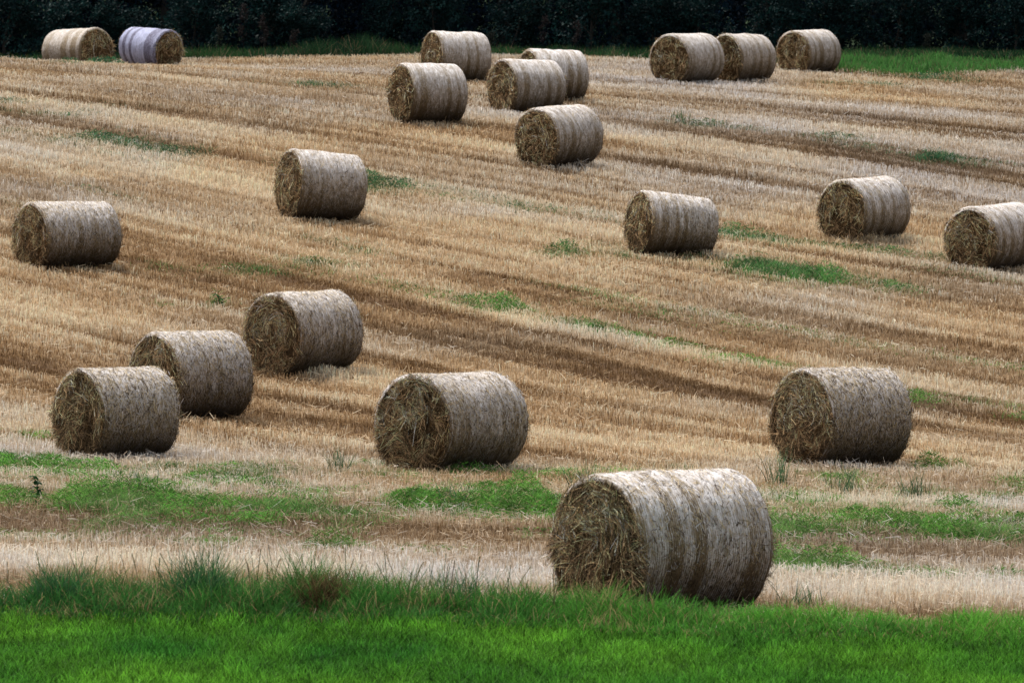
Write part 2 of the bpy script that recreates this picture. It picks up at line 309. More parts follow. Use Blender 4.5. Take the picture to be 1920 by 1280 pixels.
# ground: one tensor-grid sheet, fine where the photo looks, coarse out to the horizon
gx = np.concatenate([[-2500, -1200, -600, -300, -150, -90, -60, -45], np.arange(-36, 36.01, .3), [45, 60, 90, 150, 300, 600, 1200, 2500]])
gd = np.concatenate([[-600, -200, -60, 0, 15, 25, 32, 37], np.arange(40, 190, .3), [195, 205, 220, 250, 300, 400, 600, 1000, 2000, 2990]])
X, D = np.meshgrid(gx, gd)
Z = np.where(D < 0, 0, ground(X, np.maximum(D, 0)))
s = stripe(X, D); h = huef(X, D)
col = straw_col(s * .8, h) * np.array([.60, .58, .56])
soil = np.array([.10, .07, .05]); col = col * .75 + soil * .25
g = np.clip(greenness(X, D), 0, 1)[..., None] * .45
col = col * (1 - g) + np.array([.035, .10, .02]) * g
lawn = (1 - sstep(-.7, -.1, D - bank_line(X)))[..., None]
col = col * (1 - lawn) + np.array([.02, .085, .012]) * lawn
far = sstep(-.5, .8, D - edge_far(X))[..., None]
col = col * (1 - far) + np.array([.018, .035, .012]) * far
n0, n1 = X.shape; idx = np.arange(n0 * n1).reshape(n0, n1)
F = np.stack([idx[:-1, :-1], idx[:-1, 1:], idx[1:, 1:], idx[1:, :-1]], -1).reshape(-1, 4)
gr = mesh('ground', np.stack([X, D, Z], -1).reshape(-1, 3), [F], M_ground, col.reshape(-1, 3), smooth=True)
tag(gr, kind='structure', label='harvested field ground sloping up to the hedge', cat='ground')

# ------------------------------------------------------------------ blades
def ribbons(P, dirv, side, length, width, segs, bend, tipw=.15):
    """P (n,3) root; dirv, side (n,3) units; returns V, F; ribbons of `segs` quads curving towards `bend` (n,3)"""
    n = len(P); k = segs + 1
    t = np.linspace(0, 1, k)
    cen = P[:, None, :] + dirv[:, None, :] * (length[:, None] * t)[..., None] + bend[:, None, :] * (t ** 2)[None, :, None]
    w = width[:, None] * (1 - (1 - tipw) * t ** 1.5)[None, :] * .5
    a = cen - side[:, None, :] * w[..., None]; b = cen + side[:, None, :] * w[..., None]
    V = np.stack([a, b], 2).reshape(-1, 3)
    base = (np.arange(n) * 2 * k)[:, None] + (np.arange(segs) * 2)[None, :]
    F = np.stack([base, base + 1, base + 3, base + 2], -1).reshape(-1, 4)
    return V, F
def unit(v): return v / np.maximum(np.linalg.norm(v, axis=-1, keepdims=True), 1e-9)
def upright(x, d, ln, wd, lean, segs=1, droop=0., z0=-.01, tipw=.15):
    n = len(x); P = np.stack([x, d, ground(x, d) + z0], -1)
    a = rng.uniform(0, 2 * np.pi, n); l = np.abs(rng.normal(0, lean, n))
    dv = unit(np.stack([np.cos(a) * l, np.sin(a) * l, np.ones(n)], -1))
    b = rng.normal(0, .9, n); sd = unit(np.stack([np.cos(b), np.sin(b), np.zeros(n)], -1))
    bend = np.stack([np.cos(a), np.sin(a), -.55 * np.ones(n)], -1) * (ln * droop * rng.uniform(.2, 1.3, n))[:, None]
    return ribbons(P, dv, sd, ln, wd, segs, bend, tipw)
def colrep(c, k, lo=.7, hi=1.15):                    # root darker than tip: shade low among the stems painted in
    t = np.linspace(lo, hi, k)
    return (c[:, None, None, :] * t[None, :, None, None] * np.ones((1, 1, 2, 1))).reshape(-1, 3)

B = [
(1.42,53.28,1.370,1.617,52.0,-1,1.00,0.0,0.00), 
(-0.78,73.89,1.332,1.606,39.0,-1,1.00,0.0,0.02), 
(4.44,76.46,1.370,1.409,54.0,-1,1.00,0.0,0.02), 
(-5.24,75.31,1.228,1.248,50.0,-1,1.00,0.0,0.02), 
(-4.61,81.58,1.297,1.340,50.0,-1,1.00,0.0,0.00), 
(-3.25,88.71,1.311,1.410,43.0,-1,1.00,0.0,0.03), 
(-7.93,101.52,1.216,1.543,56.0,-1,1.10,0.0,0.05), 
(-3.71,110.92,1.399,1.424,64.5,-1,1.00,3.0,0.08), 
(3.05,107.96,1.229,1.448,64.5,-1,1.00,4.0,0.10), 
(6.92,111.78,1.263,1.406,43.0,-1,1.00,0.0,0.00), 
(9.16,108.17,1.279,1.594,40.0,-1,1.00,0.0,0.00), 
(1.00,121.11,1.315,1.467,43.0,-1,1.00,0.0,0.02), 
(-1.89,127.96,1.388,1.368,62.6,-1,1.00,0.0,0.02), 
(0.34,131.83,1.315,1.391,57.0,-1,1.00,0.0,0.02), 
(0.98,136.50,1.324,1.327,64.6,-1,1.00,0.0,0.02), 
(-1.42,145.32,1.357,1.408,64.0,-1,1.00,0.0,0.02), 
(4.62,150.15,1.370,1.601,38.0,-1,1.00,0.0,0.02), 
(6.13,151.67,1.358,1.294,48.0,-1,1.00,0.0,0.02), 
(8.25,158.29,1.265,1.441,41.4,-1,1.00,0.0,0.02), 
(-11.97,157.00,1.262,1.680,44.0,1,1.00,0.0,0.02), 
(-10.16,160.00,1.189,1.500,48.7,1,1.00,-5.0,0.10), 
]
BALES_XY = [(q[0], q[1]) for q in B]
# stubble
def scatter(d0, d1, dens, half):
    """random points in a wedge, dens(d) per square metre"""
    xs = []; ds = []
    for a in np.arange(d0, d1, 1.0):
        w = half(a + .5); n = int(dens(a + .5) * 2 * w)
        xs.append(rng.uniform(-w, w, n)); ds.append(rng.uniform(a, a + 1, n))
    return np.concatenate(xs), np.concatenate(ds)
half = lambda d: .115 * d + 1.5
x, d = scatter(49, 167, lambda d: np.interp(d, [50, 80, 120, 167], [780, 600, 400, 260]), half)
k = (d > bank_line(x) + .15 + rng.normal(0, .25, len(x))) & (d < edge_far(x) + rng.normal(0, .5, len(x)))
x = x[k]; d = d[k]
gn = greenness(x, d)
k = rng.random(len(x)) > np.clip(gn * .6, 0, .7)
clump = vnoise(x * 6, d * 3, 41)
k &= rng.random(len(x)) < .45 + .75 * clump
x = x[k]; d = d[k]; gn = gn[k]; n = len(x)
s = stripe(x, d); h = huef(x, d)
us = urow(x, d); ln = sstep(68, 80, d) * .05 * (vnoise(us * 3.1, (d - x) * .05, 45) - .4) + (rng.uniform(.055, .12, n) + .03 * (vnoise(x * 1.5, d * 1.5, 42) - .3)) * (.75 + .5 * s)
wd = np.interp(d, [50, 80, 167], [.0065, .0085, .015]) * rng.uniform(.6, 1.5, n)
V, F = upright(x, d, ln, wd, .28, 1, 0, tipw=.7)
c = straw_col(np.clip(s + rng.normal(0, .17, n), 0, 1), h) * rng.uniform(.7, 1.25, n)[:, None]
c = np.clip(c, 0, .95)
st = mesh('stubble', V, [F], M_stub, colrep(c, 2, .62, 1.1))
tag(st, 'short cut straw stubble standing in brown and cream rows over the whole field', 'stubble', kind='stuff')
# loose chopped straw lying between
x, d = scatter(52, 165, lambda d: np.interp(d, [50, 80, 167], [60, 36, 12]), half)
k = (d > bank_line(x) + .8) & (d < edge_far(x)); x = x[k]; d = d[k]
for q in BALES_XY:                                  # more of it where each bale dropped and rolled
    m_ = 170; a = rng.uniform(0, 2 * np.pi, m_); rr_ = rng.uniform(.5, 1.25, m_)
    x = np.concatenate([x, q[0] + np.cos(a) * rr_]); d = np.concatenate([d, q[1] + np.sin(a) * rr_])
n = len(x)
a = rng.uniform(0, 2 * np.pi, n); el = rng.normal(.1, .35, n)
dv = np.stack([np.cos(a) * np.cos(el), np.sin(a) * np.cos(el), np.sin(el)], -1)
P = np.stack([x, d, ground(x, d) + rng.uniform(.02, .12, n)], -1)
sd = unit(np.cross(dv, rng.normal(size=(n, 3))))
V, F = ribbons(P, dv, sd, rng.uniform(.05, .19, n), np.interp(d, [50, 167], [.006, .013]) * rng.uniform(.7, 1.3, n), 1, np.zeros((n, 3)), .6)
c = np.clip(straw_col(np.clip(stripe(x, d) + rng.uniform(-.1, .5, n), 0, 1), huef(x, d)), 0, .95)
tag(mesh('loose_straw', V, [F], M_stub, colrep(c, 2, .9, 1.)), 'chopped straw scattered loose between the stubble rows', 'straw', kind='stuff')

# weeds in the stubble: low leafy mounds and grass
x, d = scatter(52, 160, lambda d: np.interp(d, [50, 75, 100, 160], [5200, 3600, 1500, 800]), half)
gn = greenness(x, d); lump = fbm(x * 1.6, d * .9, 51, 3)
k = rng.random(len(x)) < np.clip(gn * (lump * 2.2 - .35), 0, 1) * .85 * (.45 + .9 * vnoise(x * 7, d * 4, 54))
x = x[k]; d = d[k]; gn = gn[k]; lump = lump[k]; n = len(x)
broad = vnoise(x * 1.1, d * .5, 52) + rng.normal(0, .15, len(x)) > .42
ln = np.where(broad, rng.uniform(.025, .085, n), rng.uniform(.06, .22, n)) * np.clip(.6 + gn * .4, .6, 1.4)
wd = np.interp(d, [50, 80, 160], [.006, .009, .019]) * np.where(broad, 1.3, 1.)
P = np.stack([x, d, ground(x, d) + np.where(broad, rng.uniform(0, .20, n) * np.clip(gn, .3, 1.4) * (.4 + 1.2 * lump), 0)], -1)
a = rng.uniform(0, 2 * np.pi, n); l = np.where(broad, rng.uniform(.3, 2., n), np.abs(rng.normal(0, .4, n)))
dv = unit(np.stack([np.cos(a) * l, np.sin(a) * l, np.ones(n)], -1)); b = rng.uniform(0, 2 * np.pi, n)
V, F = ribbons(P, dv, unit(np.cross(dv, rng.normal(size=(n, 3)))), ln, wd, 2, np.stack([np.cos(a), np.sin(a), -.6 + 0 * a], -1) * (ln * .3)[:, None], .2)
tone = vnoise(x * .9, d * .4, 53)
c = np.where(broad[:, None], np.array([.14, .38, .06]), np.array([.15, .30, .08])) * (1 - tone[:, None] * .3) + np.array([.06, .06, .02]) * tone[:, None] * .5
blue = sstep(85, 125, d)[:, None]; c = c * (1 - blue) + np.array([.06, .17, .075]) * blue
c = c * rng.uniform(.3, 1.4, n)[:, None] * (.4 + 1.2 * vnoise(x * 4, d * 2.5, 55))[:, None]
dry = (rng.random(n) < .07)[:, None]; c = np.where(dry, np.array([.45, .36, .2]), c)
tag(mesh('weeds', V, [F], M_grass, colrep(c, 3, .7, 1.15)), 'bright green weeds and grass regrowing in patches between the stubble rows', 'weeds', kind='stuff')

# lawn-like young crop in the foreground
half2 = lambda d: .1 * d + 1.6
x, d = scatter(43, 53, lambda d: 2300, half2)
k = d < bank_line(x) - .5 + rng.normal(0, .2, len(x)); x = x[k]; d = d[k]; n = len(x)
t1 = fbm(x * 1.0, d * .35, 61, 3)[:, None]; t2 = fbm(x * 3.5, d * 1.2, 62, 2)[:, None]
ln = rng.uniform(.06, .13, n) * (.7 + .7 * t2[:, 0])
V, F = upright(x, d, ln, rng.uniform(.006, .012, n), .4, 2, .4)
t1 = np.clip(t1 * 2 - .5, 0, 1)
c = np.array([.034, .145, .016]) * (1 - t1) + np.array([.10, .265, .022]) * t1
c = c * (rng.uniform(.25, 1.25, n) ** 1.6 * 1.6)[:, None] * (.6 + .8 * t2)
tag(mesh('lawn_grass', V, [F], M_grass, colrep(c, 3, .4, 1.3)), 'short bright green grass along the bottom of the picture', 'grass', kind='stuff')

# rank grass on the bank
x, d = scatter(48, 54, lambda d: 4200, half2)
t = d - bank_line(x); thick = np.interp(x, [-8, -4.9, -3.6, -3, -.5, .3, .7, 1.4, 2.1, 4.5, 8], [.31, .34, .32, .43, .42, .37, .33, .27, .21, .19, .18])
k = (t > -.75 + rng.normal(0, .12, len(x))) & (t < .6 + rng.normal(0, .2, len(x)) + (fbm(x * 1.5, x * 0, 65) - .5) * 1.2)
k &= rng.random(len(x)) < .5 + .5 * vnoise(x * 2.5, d * 2, 66)
x = x[k]; d = d[k]; t = t[k]; thick = thick[k]; n = len(x)
cl = fbm(x * 2.2, d * 1.4, 67, 3)
ln = thick * rng.uniform(.35, 1.15, n) * (.05 + 2.0 * cl) * np.where(t < .1, np.clip(1. + (t - .1) * .8, .4, 1), np.clip(1.1 - (t - .1) * .5, .35, 1.1))
V, F = upright(x, d, ln, rng.uniform(.005, .012, n), .33, 3, .5)
tn = fbm(x * .7 + 9, d * .8, 68, 2)[:, None]; lf = sstep(1.0, -2.5, x)[:, None]     # the left of the bank is older and darker
rt = sstep(.2, 2.5, x)[:, None]
c = np.array([.032, .14, .024]) * (1 - tn) + np.array([.11, .31, .035]) * tn
c = c * (1 - .6 * lf) + np.array([.018, .085, .03]) * .6 * lf
c = c * (1 + .15 * rt)
dry = (rng.random(n) < .08 + .16 * (vnoise(x * 1.2, d, 69) > .7))[:, None]
c = np.where(dry, np.array([.30, .22, .11]), c) * rng.uniform(.5, 1.5, n)[:, None]
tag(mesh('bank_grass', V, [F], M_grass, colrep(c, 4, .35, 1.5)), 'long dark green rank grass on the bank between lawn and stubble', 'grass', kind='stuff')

# flowering stalks standing out of the bank grass
n = 230; x = rng.uniform(-6.5, 6, n); x = np.where(rng.random(n) < .5, rng.normal(-2.2, 1.6, n), x); d = bank_line(x) + rng.uniform(-.3, .6, n)
hs_ = np.interp(x, [-6, -3, -.5, 1.5, 6], [.34, .42, .42, .26, .2]) * rng.uniform(.7, 1.5, n)
V, F = upright(x, d, hs_, rng.uniform(.004, .006, n), .16, 4, .18, tipw=1.8)
c = np.where(rng.random((n, 1)) < .5, np.array([.10, .13, .05]), np.array([.26, .2, .11])) * rng.uniform(.5, 1.2, (n, 1))
tag(mesh('seed_stalks', V, [F], M_dry, colrep(c, 5, .6, 1.1)), 'thin flowering grass stalks standing above the bank grass', 'grass', kind='stuff')

# ------------------------------------------------------------------ bales
W_, Bn = .95, .30
def bd(*gaps, ends=(.5, .45), k=.80):
    """net density along the bale: 1 = doubled net, low = bare straw bands"""
    st = [(0, .0), (.028, .15), (.055, .8 * k)]
    for a, b, v in gaps: st += [(a - .012, k), (a + .012, max(v * .6 - .12, 0)), (b - .012, max(v * .6 - .12, 0)), (b + .012, k)]
    return st + [(.96, k * .95), (1, ends[1])]
SPEC = [  # bands, cover, end straws, wrap straws, label
 (bd((.19,.30,.12),(.39,.48,.05),(.80,.985,.40),k=1.1), 1.0, 6500, 4800, 'largest and nearest round straw bale, standing in the long grass at the front'),
 (bd((.02,.24,.42),(.66,.70,.6),(.80,.86,.5)), .95, 6000, 6000, 'straw bale in the middle of the field with its ragged round end turned towards us'),
 (bd((.02,.98,.58),ends=(.5,.5)), .86, 6000, 12000, 'shaggy straw bale at right, covered in loose yellow straws, behind the nearest bale'),
 (bd((.02,.98,.52)), .85, 5000, 8000, 'front left straw bale with a long straw hanging from its end edge'),
 (bd((.35,.42,.6),(.52,.58,.6),(.9,.985,.4)), .92, 4500, 7000, 'straw bale half hidden behind the front left bale, net faintly banded'),
 (bd((.02,.2,.5),(.68,.72,.5),(.80,.84,.5)), .95, 4800, 6000, 'straw bale with broad tousled end, just up the slope from the overlapping pair at left'),
 (bd((.40,.47,.5),(.62,.68,.45),(.86,.985,.45)), .9, 3600, 5000, 'low sagging greyish bale at the far left edge, dark underneath'),
 (bd((.10,.16,.7),(.30,.34,.75)), .95, 2200, 2600, 'lone bale left of centre on the upper slope, pale wrap without clear bands'),
 (bd((.14,.24,.4),(.34,.40,.35),(.46,.52,.45),ends=(.5,.8)), 1.0, 2000, 2600, 'lone bale right of centre with three brown bands near its left end, sloping down rightwards'),
 (bd((.15,.22,.45),(.34,.42,.4),(.60,.66,.55),(.88,.985,.4)), 1.0, 2400, 2200, 'bale on the right slope with a small heap of loose straw at its foot'),
 (bd((.12,.2,.3),(.30,.38,.3),(.55,.62,.4)), 1.05, 2400, 2200, 'bale at the right edge of the picture, partly cut off, with strong white net stripes'),
 (bd((.12,.18,.5),(.28,.38,.4),(.44,.48,.5),(.8,.985,.62)), .95, 2200, 1800, 'lowest bale of the central upper cluster, alone in front of the overlapping pair'),
 (bd((.12,.26,.42),(.62,.69,.45),(.80,.85,.6)), .95, 1800, 60, 'leftmost bale of the central upper cluster, brown band beside its end'),
 (bd((.14,.26,.55),(.60,.68,.4),(.80,.88,.5)), .95, 1800, 60, 'front bale of the overlapping pair in the central upper cluster'),
 (bd((.2,.28,.7),(.58,.68,.4),(.76,.84,.42)), 1.05, 1200, 40, 'whiter bale partly hidden behind the front bale of the central pair'),
 (bd((.5,.56,.42),(.68,.74,.35)), .95, 1500, 40, 'rearmost bale of the central upper cluster, close to the hedge'),
 (bd((.02,.15,.5),(.66,.72,.35),(.84,.9,.5)), .95, 1500, 40, 'left bale of the touching pair at upper right, broad round end showing'),
 (bd((.3,.4,.7),(.5,.58,.5),(.75,.82,.4)), .8, 1300, 40, 'right bale of the touching pair at upper right, brownish wrap'),
 (bd((.14,.2,.45),(.30,.44,.4),(.76,.82,.4)), .9, 1300, 40, 'upper right bale beside the green verge, dark round end showing'),
 (bd((.12,.26,.2),(.36,.50,.25),(.8,.985,.35)), .75, 1300, 40, 'brown bale at far top left, its round end facing right'),
 ([(0,.45),(.10,.45),(.12,-1.2),(.29,-1.2),(.31,1.3),(.62,1.3),(.64,-1.2),(.70,-1.2),(.72,1.3),(.80,1.3),(.82,-1.2),(.88,-1.2),(.9,1.3),(1,1.2)], 1.15, 1200, 0, 'white wrapped bale with a grey strip at far top left, its round end facing right'),
]
def end_shape(r, th, Rb, lump, seed):
    """outward bulge of the end face"""
    b = .045 * (1 - (r / Rb) ** 2) * .6
    f = fbm(r * 9 + seed, th * 2.2 * np.clip(r / Rb, .2, 1) + 5, seed, 3) - .5
    return b + f * .11 * (1 - sstep(.86, 1, r / Rb) * .7)
def make_bale(i):
    x0, d0, Dm, Lb, a, side, flat, roll, tap = B[i]; bands, cover, ne, nw, label = SPEC[i]
    a = R(a); Rb = Dm / 2; g = np.random.default_rng(100 + i)
    n = np.array([side * math.sin(a), -math.cos(a)])
    g0 = float(base_ground(np.array(x0), np.array(d0))); g1 = float(base_ground(np.array(x0 + n[0] * .5), np.array(d0 + n[1] * .5)))
    pit = math.atan((g1 - g0) / .5) + R(roll)
    root = empty('straw_bale', (x0, d0, g0 - .02 + Dm / 2 * .97))
    import mathutils
    ax = mathutils.Vector((n[0] * math.cos(pit), n[1] * math.cos(pit), math.sin(pit)))
    sd = mathutils.Vector((-n[1], n[0], 0)); up = ax.cross(sd)
    Mx = mathutils.Matrix((ax, sd, up)).transposed()      # local x = towards the end we see, z = up
    root.rotation_euler = Mx.to_euler()
    tag(root, label, 'straw bale', 'round straw bales lying in the field')
    lump_s = g.uniform(0, 50)
    def rad(t, th):                                   # t: -.5 = seen end ... .5 far end
        base = Rb * (1 - tap * (t + .5))
        lump = (fbm(t * 3.5 + lump_s, np.cos(th) * 1.6 + 7, i, 3) - .5) * .055 + (fbm(np.sin(th) * 1.8 + lump_s, t * 2, i + 50, 2) - .5) * .06
        rib = .003 * np.sin(t * Lb * 2 * np.pi / .31 + lump_s)
        return base * (1 + lump) + rib
    def place(t, r, th):
        y = r * np.cos(th) * flat; z = r * np.sin(th)
        lim = -Rb * .975
        z = np.where(z < lim, lim + (z - lim) * .35, z)    # rests on a flattened underside
        return np.stack([-t * Lb, y, z], -1)
    # net wrap
    nt_, na = (64, 168) if i < 7 else (44, 112)
    e = .065
    te = np.linspace(-.5, .5, nt_); th = np.linspace(0, 2 * np.pi, na, endpoint=False)
    ed = np.array([0, .005, .013, .025, .042]) / Lb
    te = np.concatenate([-.5 + ed, np.linspace(-.5 + .05 / Lb, .5 - .05 / Lb, nt_), (.5 - ed)[::-1]])
    T, TH = np.meshgrid(te, th, indexing='ij')
    q = np.minimum(T + .5, .5 - T) * Lb
    Rr = rad(T, TH) - np.where(q < e, e - np.sqrt(np.maximum(e * e - (e - q) ** 2, 0)), 0)
    Rr = Rr + (fbm(T * 60, TH * 14, i + 9, 2) - .5) * .018
    Pw = place(T, Rr, TH)
    I = np.arange(T.size).reshape(T.shape); I2 = np.roll(I, -1, 1)
    Fw = np.stack([I[:-1], I2[:-1], I2[1:], I[1:]], -1).reshape(-1, 4)
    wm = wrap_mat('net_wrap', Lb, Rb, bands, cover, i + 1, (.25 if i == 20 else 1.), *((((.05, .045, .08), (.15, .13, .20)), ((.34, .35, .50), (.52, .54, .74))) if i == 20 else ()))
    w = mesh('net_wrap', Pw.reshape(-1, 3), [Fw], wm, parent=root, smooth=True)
    # straw poking through the net
    if nw > 200:
        t = g.uniform(-.49, .49, nw); ths = g.uniform(0, 2 * np.pi, nw)
        P = place(t, rad(t, ths) + g.uniform(.004, .014, nw), ths)
        tang = np.stack([0 * t, -np.sin(ths), np.cos(ths)], -1); axl = np.tile([1., 0, 0], (nw, 1)); nor = np.stack([0 * t, np.cos(ths), np.sin(ths)], -1)
        ph = g.normal(0, .6, nw)[:, None]
        dv = unit(tang * np.cos(ph) + axl * np.sin(ph) + nor * g.normal(.02, .09, (nw, 1)))
        fl_ = g.random(nw) < .7; ln = np.where(fl_, g.uniform(.018, .055, nw), g.uniform(.05, .13, nw))
        V, F = ribbons(P, dv, unit(np.cross(dv, nor) + .2 * g.normal(size=(nw, 3))), ln, g.uniform(.005, .010, nw), 2, -nor * (ln ** 2 / (2 * Rb))[:, None], .6)
        up_ = np.clip(np.sin(ths) * .5 + .55, .12, 1)[:, None]  # straws darken downwards, the bale's underside shade put into their colour
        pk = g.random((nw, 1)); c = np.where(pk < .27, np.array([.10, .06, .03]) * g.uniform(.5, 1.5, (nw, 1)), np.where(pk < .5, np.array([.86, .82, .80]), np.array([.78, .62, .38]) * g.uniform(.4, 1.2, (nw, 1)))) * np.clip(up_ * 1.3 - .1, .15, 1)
        tag(mesh('loose_straw', V, [F], M_straw, colrep(np.clip(c, 0, .92), 3, .9, 1.), parent=root), kind='stuff')
    # the two ends
    for sgn in (-1, 1):
        nr, na2 = (34, 120) if i < 7 else (22, 84)
        rr = np.linspace(0, 1, nr) ** .9; th = np.linspace(0, 2 * np.pi, na2, endpoint=False)
        RR, TH = np.meshgrid(rr[1:], th, indexing='ij')
        RE = rad(np.full_like(TH, sgn * .5), TH) - .035
        r = RR * RE
        out = end_shape(r, TH, Rb, 0, i * 2 + (sgn > 0)) - .03 * sstep(.93, 1., RR)
        P = place(sgn * (.5 + out / Lb - .01), r, TH)
        P = np.concatenate([P.reshape(-1, 3), [[-sgn * (Lb * .5 + .03), 0, 0]]])
        I = np.arange(r.size).reshape(r.shape); I2 = np.roll(I, -1, 1)
        Fq = np.stack([I[:-1], I2[:-1], I2[1:], I[1:]], -1).reshape(-1, 4)
        Ft = np.stack([np.full(na2, r.size), I2[0], I[0]], -1)
        if sgn > 0: Fq = Fq[:, ::-1]; Ft = Ft[:, ::-1]
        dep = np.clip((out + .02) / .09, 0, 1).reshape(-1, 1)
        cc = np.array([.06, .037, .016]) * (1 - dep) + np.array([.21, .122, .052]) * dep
        cc = np.concatenate([cc, cc[:1]])
        m = int(ne * 1.7 if sgn < 0 else ne * .5)
        r = np.sqrt(g.uniform(0, 1, m)) ; ths = g.uniform(0, 2 * np.pi, m)
        clump = fbm(r * 5 * np.cos(ths) + i, r * 5 * np.sin(ths), 70 + i, 3)
        k = g.random(m) < .25 + 1.1 * clump; r = r[k]; ths = ths[k]; clump = clump[k]; m = len(r)
        rr_ = r * (rad(np.full(m, sgn * .5), ths) - .02)
        o = end_shape(rr_, ths, Rb, 0, i * 2 + (sgn > 0)) + g.uniform(-.015, .02, m)
        P2 = place(sgn * (.5 + o / Lb), rr_, ths)
        tang = np.stack([0 * r, -np.sin(ths), np.cos(ths)], -1); rad_ = np.stack([0 * r, np.cos(ths), np.sin(ths)], -1); outw = np.tile([-sgn * 1., 0, 0], (m, 1))
        # local swirls: straw follows a smoothly changing direction, mostly round the roll
        fl = (fbm(r * 3.2 * np.cos(ths) + 3, r * 3.2 * np.sin(ths) + i, 80 + i, 2) - .5) * 5 + g.normal(0, .45, m)
        fl = fl[:, None]
        dv = unit(tang * np.cos(fl) * np.sign(g.normal(size=(m, 1))) + rad_ * np.sin(fl) + outw * g.normal(.08, .2 if sgn < 0 else .08, (m, 1)))
        ln = g.uniform(.05, .2 if sgn < 0 else .14, m) * np.where(g.random(m) < .06, 1.6, 1) * (1 - .45 * sstep(.75, 1, r))
        bend = np.stack([0 * r, 0 * r, -1. + 0 * r], -1) * (ln * g.uniform(0, .35, m))[:, None] + outw * (ln * g.normal(0, .12, m))[:, None]
        px = 1 if i < 7 else 1.6
        V, F = ribbons(P2, dv, unit(np.cross(dv, outw) + .5 * g.normal(size=(m, 3))), ln, g.uniform(.003, .008, m) * px, 3, bend, .5)
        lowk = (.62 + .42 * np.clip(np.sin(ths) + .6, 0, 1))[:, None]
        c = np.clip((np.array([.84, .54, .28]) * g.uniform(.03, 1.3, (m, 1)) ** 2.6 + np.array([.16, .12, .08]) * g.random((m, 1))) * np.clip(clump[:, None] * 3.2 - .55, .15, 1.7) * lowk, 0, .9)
        Vb = len(P)
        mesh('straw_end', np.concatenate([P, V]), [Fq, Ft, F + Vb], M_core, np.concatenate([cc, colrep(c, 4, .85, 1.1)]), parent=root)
    return root
for i in range(len(B)): make_bale(i)

# ------------------------------------------------------------------ loose straw heap and single plants
def blades_at(cx, cd_, n, spread, l0, l1, w, cols, lean=.5, droop=.4, rnd=None, segs=3, hgt=0):
    g = rnd; x = cx + g.normal(0, spread[0], n); d = cd_ + g.normal(0, spread[1], n)
    z = ground(x, d); zc = float(ground(np.array([cx]), np.array([cd_]))[0])
    a = g.uniform(0, 2 * np.pi, n); l = np.abs(g.normal(0, lean, n)); ln = g.uniform(l0, l1, n)
    dv = unit(np.stack([np.cos(a) * l, np.sin(a) * l, np.ones(n)], -1)); b = g.normal(0, .9, n)
    P = np.stack([x - cx, d - cd_, z - zc + g.uniform(0, 1, n) * hgt * np.exp(-((x - cx) / (spread[0] * 1.4)) ** 2)], -1)
    V, F = ribbons(P, dv, np.stack([np.cos(b), np.sin(b), 0 * b], -1), ln, g.uniform(.7, 1.3, n) * w, segs, np.stack([np.cos(a), np.sin(a), -.7 + 0 * a], -1) * (ln * droop * g.uniform(.1, 1.2, n))[:, None], .2)
    c = np.array(cols)[g.integers(0, len(cols), n)] * g.uniform(.6, 1.4, (n, 1))
    return V, F, colrep(c, segs + 1, .6, 1.2), (cx, cd_, zc)
def single(name, mat, args, label, cat, group=None):
    V, F, c, loc = args; o = mesh(name, V, [F], mat, c); o.location = loc; tag(o, label, cat, group); return o
g = np.random.default_rng(5)
single('straw_heap', M_stub, blades_at(6.95, 111.3, 1800, (.38, .22), .05, .22, .014, [(.75,.6,.4),(.55,.4,.22),(.85,.74,.55)], 3., .2, g, 2, .16), 'small heap of loose pale straw at the foot of a bale on the right slope', 'straw heap')
single('dry_tussock', M_dry, blades_at(-1.72, 51.8, 1500, (.09, .12), .16, .46, .007, [(.12,.07,.035),(.22,.14,.07),(.07,.045,.025),(.3,.2,.1)], .42, .35, g), 'brown dead tussock among the green bank grass, left of centre', 'tussock')
GC = [(.03,.10,.045),(.05,.15,.06),(.08,.19,.07)]
for (px, pd, nn, sp, l0, l1, lab) in [(-2.85,52.0,420,(.12,.12),.35,.72,'tall dark grass clump rising highest above the left part of the bank'),
    (-.55,52.2,260,(.2,.12),.32,.60,'tall grass clump with seed heads on the middle of the bank'),
    (-4.15,51.9,320,(.13,.1),.25,.50,'dark grass clump near the left end of the bank'),
    (2.75,53.8,60,(.12,.1),.12,.34,'thin grass tuft beside the lower right of the nearest bale')]:
    single('grass_clump', M_grass, blades_at(px, pd, nn, sp, l0, l1, .009, GC, .3, .45, g), lab, 'grass clump', 'tall grass clumps on the bank')
for (px, pd, nn, l0, l1, lab) in [(-2.2,72.9,45,.15,.45,'spiky tuft in the stubble just left of the middle bale'),
    (-.72,73.6,90,.10,.30,'grey green spiky tuft touching the foot of the middle bale'),
    (.9,69.8,60,.2,.55,'tall spiky tuft just left of the top of the nearest bale'),
    (-.68,66.9,60,.2,.5,'spiky tuft in the weed strip between the bushy green mounds'),
    (3.4,72.2,40,.25,.6,'thin tall tuft right of the top of the nearest bale'),
    (4.15,70.6,55,.2,.55,'thin grey green tuft below the shaggy right bale'),
    (4.95,70.0,55,.2,.5,'thin grey green tuft right of the one below the shaggy bale'),
    (-4.55,69.0,45,.2,.45,'dark spiky tuft above the left weed strip'),
    (3.85,131.4,45,.15,.4,'blue green tuft in the top field between the two upper bale clusters')]:
    single('weed_tuft', M_grass, blades_at(px, pd, nn, (.10,.10), l0, l1, .011 * (1 if pd < 100 else 2), [(.09,.19,.09),(.12,.2,.1),(.07,.14,.07),(.24,.22,.12)], .3, .25, g), lab, 'weed', 'spiky weed tufts in the stubble')
